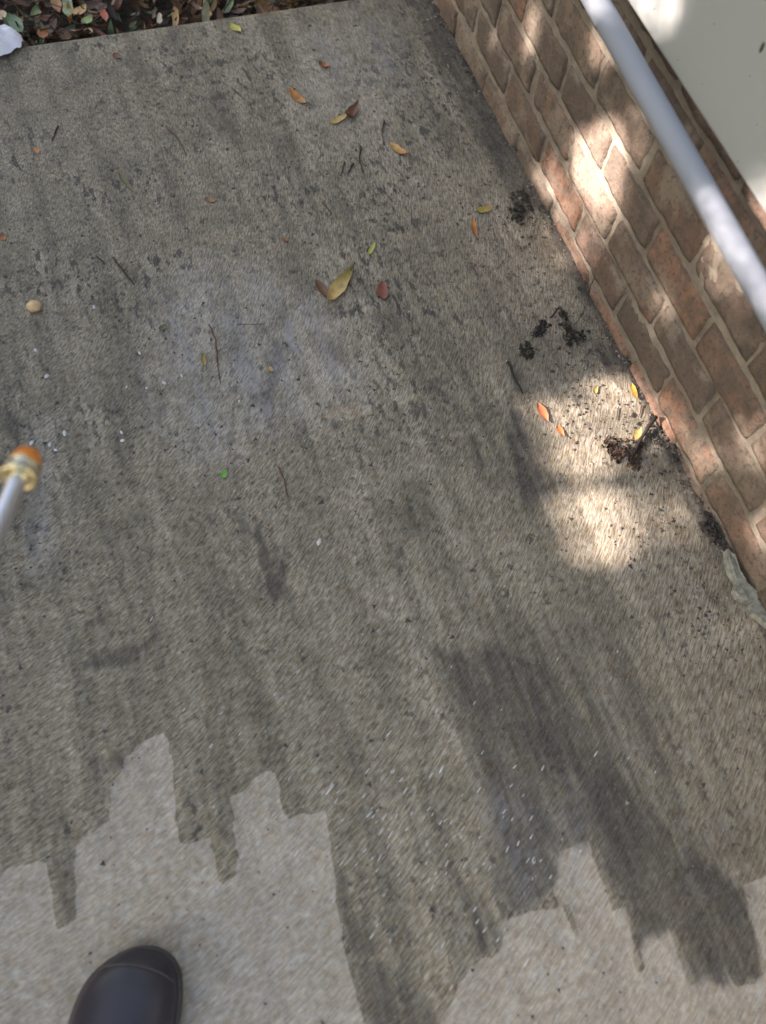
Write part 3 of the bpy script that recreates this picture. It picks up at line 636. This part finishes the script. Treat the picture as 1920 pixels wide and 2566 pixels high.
# a few leaves of the bed that one can tell apart
BL = 'larger leaves at the rim of the leaf litter'
for (p0, p1, W, c1, c2, sh, lb) in (
    ((164, -12), (172, 48), .020, (.22, .30, .13), (.30, .36, .20), 'strap', 'upright pale green strap leaf in the litter, left of the tan leaf'),
    ((190, 46), (214, 14), .024, (.55, .34, .12), (.50, .33, .14), 'lance', 'plump tan leaf in the litter right of the pale green strap leaf'),
    ((206, 62), (232, 42), .018, (.22, .30, .10), (.25, .33, .12), 'lance', 'light green leaf below the plump tan leaf in the litter'),
    ((26, 40), (62, 92), .030, (.12, .22, .10), (.10, .18, .09), 'lance', 'broad dark green leaf in the litter beside the white scrap'),
    ((216, 88), (232, 76), .017, (.55, .36, .20), (.6, .45, .33), 'round', 'small peach leaf overhanging the patio edge'),
    ((96, 94), (124, 84), .024, (.36, .14, .04), (.28, .10, .03), 'round', 'rust coloured leaf at the patio edge right of the white scrap'),
    ((140, -8), (150, 40), .020, (.40, .22, .05), (.30, .10, .05), 'lance', 'ochre and red leaf left of the pale green strap leaf'),
    ((256, 26), (266, 58), .014, (.45, .10, .04), (.42, .16, .10), 'lance', 'small bright red leaf in the litter'),
    ((-4, 30), (14, 54), .020, (.55, .42, .26), (.5, .38, .22), 'round', 'pale beige leaf above the white scrap'),
    ((520, 30), (528, 46), .014, (.50, .30, .14), (.48, .28, .12), 'round', 'small orange leaf where the litter meets the patio, far from the scrap'),
    ((400, 34), (404, 66), .010, (.40, .36, .26), (.4, .36, .26), 'strap', 'thin pale stalk-like leaf over the middle of the patio edge'),
    ((100, 26), (92, 52), .014, (.20, .25, .08), (.2, .24, .08), 'lance', 'small green leaf in the litter left of the ochre and red leaf')):
    leaf('litter_leaf', p0, p1, W, c1, c2, lb, seed=int(p0[0]) % 40 + 3, shape=sh, group=BL, stem=False, z=-.004)
# crumbs and specks of dirt over the slab
def crumbs():
    r = random.Random(4); VV = []; FF = []; CC = []; n0 = 0
    base = np.array([(1, 0, 0), (-.5, .87, 0), (-.5, -.87, 0), (0, 0, 1), (.3, .5, .6)]) ; Fb = np.array([(0, 1, 3), (1, 2, 3), (2, 0, 3)])
    for i in range(6800):
        k = r.random() if i < 5200 else 2
        if k == 2: x = WX - abs(r.gauss(0, .009)) + .004; y = r.uniform(-.1, 1.48)
        elif k < .30: x = WX - abs(r.gauss(0, .09)) - .004; y = r.uniform(.05, 1.45)
        elif k < .86: x = r.uniform(-.55, .64); y = r.uniform(.42, 1.47)
        else: x = r.uniform(-.6, .6); y = r.uniform(-.3, .6)
        s = min(.0042, .0008 + abs(r.gauss(0, .0011))); a = r.uniform(0, 6.28); e = r.uniform(.5, 1.8)
        c, s_ = math.cos(a), math.sin(a); V = base * np.array([s * e, s, s * .8]); V = np.stack([V[:, 0] * c - V[:, 1] * s_ + x, V[:, 0] * s_ + V[:, 1] * c + y, V[:, 2] + .0002], 1)
        col = np.array(r.choice([(.035, .03, .026), (.05, .045, .04), (.09, .05, .03), (.045, .05, .035), (.03, .03, .035), (.3, .27, .22)])) ; VV.append(V); CC.append(np.tile(col, (5, 1))); FF.append(Fb + n0); n0 += 5
    tag(mesh('dirt_crumbs', np.concatenate(VV), np.concatenate(FF), M_leaf, None, False, np.concatenate(CC)), 'dark crumbs and grit scattered over the patio', 'grit', None, 'stuff')
crumbs()
# beads of spray water on the concrete
def drops():
    r = random.Random(9); mb = MB()
    spots = [(90, 878, .003), (118, 943, .0034), (163, 1086, .004), (80, 1110, .0034), (126, 1114, .003), (140, 1128, .0025), (236, 770, .003), (350, 885, .0026), (305, 1084, .0028), (308, 1104, .003), (412, 960, .003), (318, 970, .002), (368, 972, .002), (456, 942, .0026), (600, 1005, .002)]
    for _ in range(120):
        spots.append((r.gauss(1060, 230), r.gauss(2090, 150), r.uniform(.0006, .0011) * (1.5 if r.random() < .08 else 1)))
    for _ in range(60): spots.append((r.uniform(300, 1300), r.uniform(700, 1800), r.uniform(.0005, .0008)))
    for px, py, s in spots:
        g = ground(px, py); V = []; F = []
        e = r.uniform(3.0, 6.0) if px > 700 or s < .002 else 1.3; a = math.radians(r.gauss(36, 6)) if s < .0021 else r.uniform(0, 3)
        for i in range(4):
            q = i / 3 * math.pi / 2
            for j in range(8):
                b = j / 8 * 2 * math.pi; u, v = math.cos(q) * math.cos(b) * s * e, math.cos(q) * math.sin(b) * s * .8
                V.append((g.x + u * math.cos(a) - v * math.sin(a), g.y + u * math.sin(a) + v * math.cos(a), math.sin(q) * s + .0004))
        for i in range(3):
            for j in range(8): F.append((i * 8 + j, i * 8 + (j + 1) % 8, (i + 1) * 8 + (j + 1) % 8, (i + 1) * 8 + j))
        mb.add(V, F)
    M = simple('water_bead', (.55, .56, .58), .12, .05, 50, spec=.8)
    tag(mb.build('spray_drops', M), 'small bright beads of spray water on the concrete', 'water drops', None, 'stuff')
drops()

# ------------------------------------------------------------------ pressure washer wand
def wand():
    dpt = .66; d = Vector(ray(50, 1190)).normalized(); base = Vector((0, 0, 1)) + d * dpt      # where the tube enters the coupler
    up = Vector(CU) * .93 + Vector(CR) * .40; up.normalize(); up = (up - d * up.dot(d)).normalized()
    ax = (d * math.cos(math.radians(50)) + up * math.sin(math.radians(50))).normalized()
    root = empty('washer_wand', base); tag(root, 'pressure washer wand with brass coupler and orange nozzle over the left patio', 'wand')
    root.rotation_euler = ax.to_track_quat('Z', 'Y').to_euler()
    def lathe(name, prof, mat, parent, n=36, slots=0):
        V = []; F = []
        for z, r in prof:
            for k in range(n):
                a = 2 * math.pi * k / n; rr = r * (1 - .10 * (slots and (k * slots % n) < n * .18)); V.append((math.cos(a) * rr * .95, math.sin(a) * rr * .95, z * (.74 if z > -.1 else 1)))
        m_ = len(prof)
        for i in range(m_ - 1):
            for k in range(n): F.append((i * n + k, i * n + (k + 1) % n, (i + 1) * n + (k + 1) % n, (i + 1) * n + k))
        F.append(tuple(range(n))[::-1]); F.append(tuple((m_ - 1) * n + k for k in range(n)))
        return mesh(name, V, F, mat, parent)
    lathe('lance_tube', [(-.62, .0074), (-.3, .0074), (.001, .0074), (.004, .0074)], M_steel, root)
    cp = lathe('coupler', [(-.010, .0066), (-.0096, .0082), (-.004, .0086), (-.0035, .0104), (.0005, .0106), (.001, .0104)], M_brass, root, 12)
    sl = lathe('sleeve', [(-.006, .0120), (-.0066, .0134), (-.0058, .0150), (-.003, .0152), (-.001, .0146), (0, .0132), (.008, .0131), (.009, .0141), (.013, .0141), (.0146, .0128), (.0150, .009)], M_brass, root, 48, 0)
    lathe('retaining_ring', [(.0035, .0130), (.0037, .0138), (.0055, .0138), (.0057, .0130)], M_steel, sl)
    nz = lathe('nozzle', [(.0145, .0070), (.0150, .0126), (.0215, .0128), (.0225, .0118), (.030, .0108), (.0312, .0095), (.0314, .004)], M_orange, root, 12, 6)
    lathe('nozzle_tip', [(.031, .0040), (.0328, .0038), (.033, .0015)], M_brass, nz, 16)
wand()

# ------------------------------------------------------------------ shoe
def shoe():
    toe = ground(382, 2366); back = ground(306, 2640); f = (toe - back).normalized(); L = .295
    root = empty('shoe', toe - f * .14); root.rotation_euler.z = math.atan2(f.y, f.x) - math.pi / 2
    tag(root, 'dark navy rubber clog with rounded toe standing on the washed concrete', 'shoe')
    root.location.z = -.0008
    # s: 0 at toe, 1 at heel; local +y forward
    def hw(s):   # half widths left/right (local x): the big toe side is fuller
        t = min(1, s / .26); k = (1 - (1 - t) ** 2.2) ** .5
        waist = 1 - .20 * math.exp(-((s - .60) / .17) ** 2); heel = 1 if s < .86 else math.sqrt(max(0, 1 - ((s - .86) / .14) ** 2))
        return .0560 * k * waist * (1 - .18 * max(0, s - .45)) * heel
    def cen(s): return .008 * math.exp(-(s / .10) ** 2) - .003
    ss = [0, .004, .012, .025, .045, .07, .10, .14, .18, .23, .29, .36, .44, .52, .60, .68, .76, .84, .89, .93, .965, .99, 1.0]
    def top(s):  # ridge height of the upper
        return .026 + .040 * (1 - math.exp(-s / .085)) + .016 * sstep(np.array((s - .15) / .35))
    n = 28; V = []; F = []
    for s in ss:
        h = hw(s) * .955; t = top(s) if s < .5 else top(s) + .004
        for k in range(n + 1):
            a = math.pi * k / n; x = -math.cos(a); z = math.sin(a)
            x = math.copysign(abs(x) ** .80, x); z = z ** .72
            cr = .0020 * math.sin(s * 130 + x * 2) * max(0, z - .5) * (1 if .1 < s < .4 else 0)
            V.append((cen(s) + x * h, .14 - s * L, .019 + z * (t - .019) * min(1, (h / .03) ** .6) + cr))
    m_ = n + 1
    for i in range(len(ss) - 1):
        for k in range(n):
            # foot opening on top from the instep back
            if .50 < ss[i] < .90 and n * .26 < k < n * .72: continue
            F.append((i * m_ + k, (i + 1) * m_ + k, (i + 1) * m_ + k + 1, i * m_ + k + 1))
    up = mesh('upper', V, F, M_upper, root)
    sm = up.modifiers.new('thick', 'SOLIDIFY'); sm.thickness = .003; sm.offset = -1
    V = []; F = []
    ring = [(.0, .93), (.004, .985), (.014, 1.0), (.020, 1.015), (.0235, 1.01), (.0245, .97)]
    pts = [(1, s) for s in ss] + [(-1, s) for s in ss[::-1][1:-1]]
    for z, k in ring:
        for sd_, s in pts: V.append((cen(s) + sd_ * hw(s) * k * 1.01, (.14 - s * L) * (1 + (k - 1) * .4), z))
    np_ = len(pts)
    for i in range(len(ring) - 1):
        for k in range(np_): F.append((i * np_ + k, i * np_ + (k + 1) % np_, (i + 1) * np_ + (k + 1) % np_, (i + 1) * np_ + k))
    F.append(tuple(range(np_))[::-1]); F.append(tuple((len(ring) - 1) * np_ + k for k in range(np_)))
    mesh('sole', V, [f_[::-1] for f_ in F], M_sole, root)
    # moulded rim band across the toe cap
    b = MB(); P = []
    for k in range(3, n - 2):
        a = math.pi * k / n; s = .055 + .05 * (1 - math.sin(a)); h = hw(s) * .955; t = top(s); x = -math.cos(a); z = math.sin(a)
        x = math.copysign(abs(x) ** .80, x); z = z ** .72
        P.append((cen(s) + x * h, .14 - s * L, .0195 + z * (t - .019) * min(1, (h / .03) ** .6)))
    b.tube(P, .0014, 6); b.build('toe_ridge', M_sole, root)
    for q in range(3):
        b = MB(); V_, F_ = lump((0, 0, 0), .0040, .0022, .0012, q + 2, 6, .05); s = .085; x = (-.018, 0, .018)[q]
    return root
shoe()

# ------------------------------------------------------------------ added out-of-view tree that shades the patio: gaps cut to shape the sun patches
GAPS = [  # surface, outline in the photograph, share of sky light let through
 ('g', [(1393, 1240), (1455, 1232), (1556, 1230), (1572, 1262), (1588, 1312), (1602, 1322), (1598, 1366), (1560, 1400), (1510, 1420), (1468, 1438), (1450, 1400), (1428, 1340), (1405, 1290)], .95),
 ('g', [(1330, 1008), (1400, 1012), (1478, 1004), (1468, 978), (1500, 948), (1548, 944), (1600, 975), (1640, 1010), (1672, 1056), (1690, 1092), (1650, 1100), (1600, 1120), (1560, 1160), (1500, 1190), (1388, 1192), (1362, 1120)], .74),
 ('g', [(1640, 1260), (1700, 1210), (1745, 1240), (1740, 1290), (1720, 1350), (1680, 1340)], .3),
 ('g', [(1400, 560), (1440, 620), (1470, 700), (1400, 660), (1360, 600)], .22),
 ('w', [(1436, 346), (1490, 318), (1530, 300), (1562, 316), (1568, 400), (1556, 470), (1548, 520), (1500, 530), (1460, 480), (1436, 460)], 1),
 ('w', [(1342, 424), (1382, 418), (1404, 450), (1386, 500), (1360, 512), (1342, 470)], .6),
 ('w', [(1400, 430), (1440, 460), (1470, 530), (1560, 530), (1500, 600), (1476, 650), (1440, 660), (1392, 540)], 0.18),
 ('w', [(1330, 0), (1342, 60), (1332, 118), (1314, 118), (1322, 40)], 0.32),
 ('w', [(1490, 60), (1534, 120), (1530, 160), (1500, 150), (1478, 130)], 0.27),
 ('w', [(1580, 272), (1612, 330), (1602, 400), (1586, 350)], 0.23),
 ('w', [(1780, 560), (1850, 640), (1920, 740), (1925, 780), (1860, 760), (1800, 730), (1770, 660)], 0.07),
 ('w', [(1800, 580), (1900, 715), (1915, 760), (1850, 700), (1800, 620)], 0.18),
 ('w', [(1656, 738), (1688, 748), (1650, 800), (1636, 806)], 0.23),
 ('w', [(1630, 1000), (1672, 1000), (1700, 1060), (1720, 1100), (1690, 1090), (1650, 1050)], 0.18),
 ('w', [(1745, 1130), (1785, 1120), (1790, 1160), (1740, 1190), (1720, 1175)], 0.23),
 ('w', [(1850, 1080), (1920, 1050), (1925, 1150), (1880, 1170), (1850, 1130)], 0.18),
 ('w', [(1880, 1300), (1925, 1290), (1925, 1370), (1885, 1360)], 0.23),
 ('p', [(1756, 466), (1800, 440), (1830, 480), (1960, 660), (1960, 800), (1900, 720), (1800, 580)], .45),
 ('p', [(1440, -40), (1560, -40), (1570, 20), (1530, 40), (1480, 40)], .4),
 ('b', [(1570, -60), (1660, -60), (1650, 10), (1610, 40), (1580, 10)], .7),
 ('b', [(1680, -60), (1715, -60), (1690, 60), (1664, 62)], .75),
 ('b', [(1905, 440), (1960, 420), (1960, 560), (1910, 520)], .3),
]
def canopy():
    s = np.array(SUN); u = np.cross(s, [0, 0, 1.]); u /= np.linalg.norm(u); v = np.cross(u, s)
    c0 = np.array([.15, .75, .2]) + s * 3.0
    st = .020; A = np.arange(-1.9, 1.9, st); U, W = np.meshgrid(A, A); pts = []
    for L in range(2):
        uu = U.ravel() + rng.uniform(-.5, .5, U.size) * st + L * st / 2; ww = W.ravel() + rng.uniform(-.5, .5, U.size) * st + L * st / 2
        dd = rng.uniform(-.22, .22, U.size); pts.append(c0 + uu[:, None] * u + ww[:, None] * v + dd[:, None] * s)
    P = np.concatenate(pts); lim = rng.random(len(P)); drop = np.zeros(len(P), bool)
    rad = np.hypot((P - c0) @ u, (P - c0) @ v); drop |= rad > 1.72 + .25 * (vnoise(P[:, 0] * 3 + 20, P[:, 2] * 3 + 20, 71))
    def gaps(Q):   # distance (px) of each ray's landing point from the nearest gap outline, and that gap's share
        best = np.full(len(Q), 1e9); sh = np.zeros(len(Q))
        tg = Q[:, 2] / s[2]; G = Q - tg[:, None] * s
        for surf, poly, share in GAPS:
            if surf == 'g': H = G; val = G[:, 0] < WX
            else:
                X = {'w': WX, 'p': .60, 'b': PX}[surf]; t = (Q[:, 0] - X) / s[0]; H = Q - t[:, None] * s; val = (H[:, 2] > 0) | (surf != 'w')
            px, py, ok = project(H); d = np.where(ok & val, sdf(px, py, poly), 1e9)
            sh = np.where(d < 0, np.maximum(sh, share), sh); best = np.minimum(best, d)
        return best, sh
    bd, sh = gaps(P); drop |= bd < 30
    P = P[~drop]; n = len(P)
    A = np.arange(-1.3, 1.3, .0085); U, W = np.meshgrid(A, A); small = []
    for L in range(2):
        uu = U.ravel() + rng.uniform(-.5, .5, U.size) * .0085; ww = W.ravel() + rng.uniform(-.5, .5, U.size) * .0085
        Q = c0 + uu[:, None] * u + ww[:, None] * v + rng.uniform(-.03, .03, U.size)[:, None] * s
        b2, s2 = gaps(Q); keep = (b2 < 80) & ((b2 > 10) | (rng.random(len(Q)) < (1 - s2) * .72)); small.append(Q[keep])
    small = np.concatenate(small)
    # leaf quads of 5 x 3.4 cm, roughly facing the light
    nbig = n; P = np.concatenate([P, small]); n = len(P)
    q1 = rng.normal(0, .35, (n, 3)); nn = s + q1; nn /= np.linalg.norm(nn, axis=1)[:, None]
    a = np.cross(nn, rng.normal(0, 1, (n, 3))); a /= np.linalg.norm(a, axis=1)[:, None]; b = np.cross(nn, a)
    l = rng.uniform(.020, .027, n)[:, None]; l[nbig:] *= .27; w_ = l * .72
    V = np.stack([P - a * l, P - a * l * .3 - b * w_, P + a * l * .45 - b * w_ * .8, P + a * l, P + a * l * .45 + b * w_ * .8, P - a * l * .3 + b * w_], 1).reshape(-1, 3)
    i = np.arange(n)[:, None] * 6; F = np.concatenate([i + np.array([[0, 1, 2, 3]]), i + np.array([[0, 3, 4, 5]])])
    pal = np.array([(.06, .11, .03), (.08, .13, .035), (.05, .09, .03), (.10, .14, .04)]); col = np.repeat(pal[rng.integers(0, 4, n)], 6, 0)
    root = empty('added_shade_tree', (-2.6, 3.2, -.06)); tag(root, 'leafy green tree added out of view, its crown cut to shape the sun patches on patio and wall', 'tree'); o = np.array(root.location)
    mesh('added_tree_crown', V - o, F, M_fol, root, False, col)
    t = MB(); c = Vector(c0); o = Vector(o); uv = Vector(u) if u[1] > 0 else -Vector(u); vv = Vector(v)
    rim = lambda a, k=1.62: c + (uv * math.cos(a) + vv * math.sin(a)) * k - o
    t.tube([Vector((0, 0, -.1)), Vector((.05, .02, .4)), rim(-.25, 1.75), rim(.1, 1.66)], [.16, .12, .08, .06], 14); t.build('trunk', M_bark, root)
    for sg in (1, -1):
        lb = MB(); lb.tube([rim(.1 if sg > 0 else -.25, 1.68)] + [rim(a, 1.6) for a in np.linspace(.35, 2.2, 8) * sg], [.045, .04, .035, .03, .026, .022, .018, .014, .008], 8); lb.build('limb', M_bark, root)
canopy()
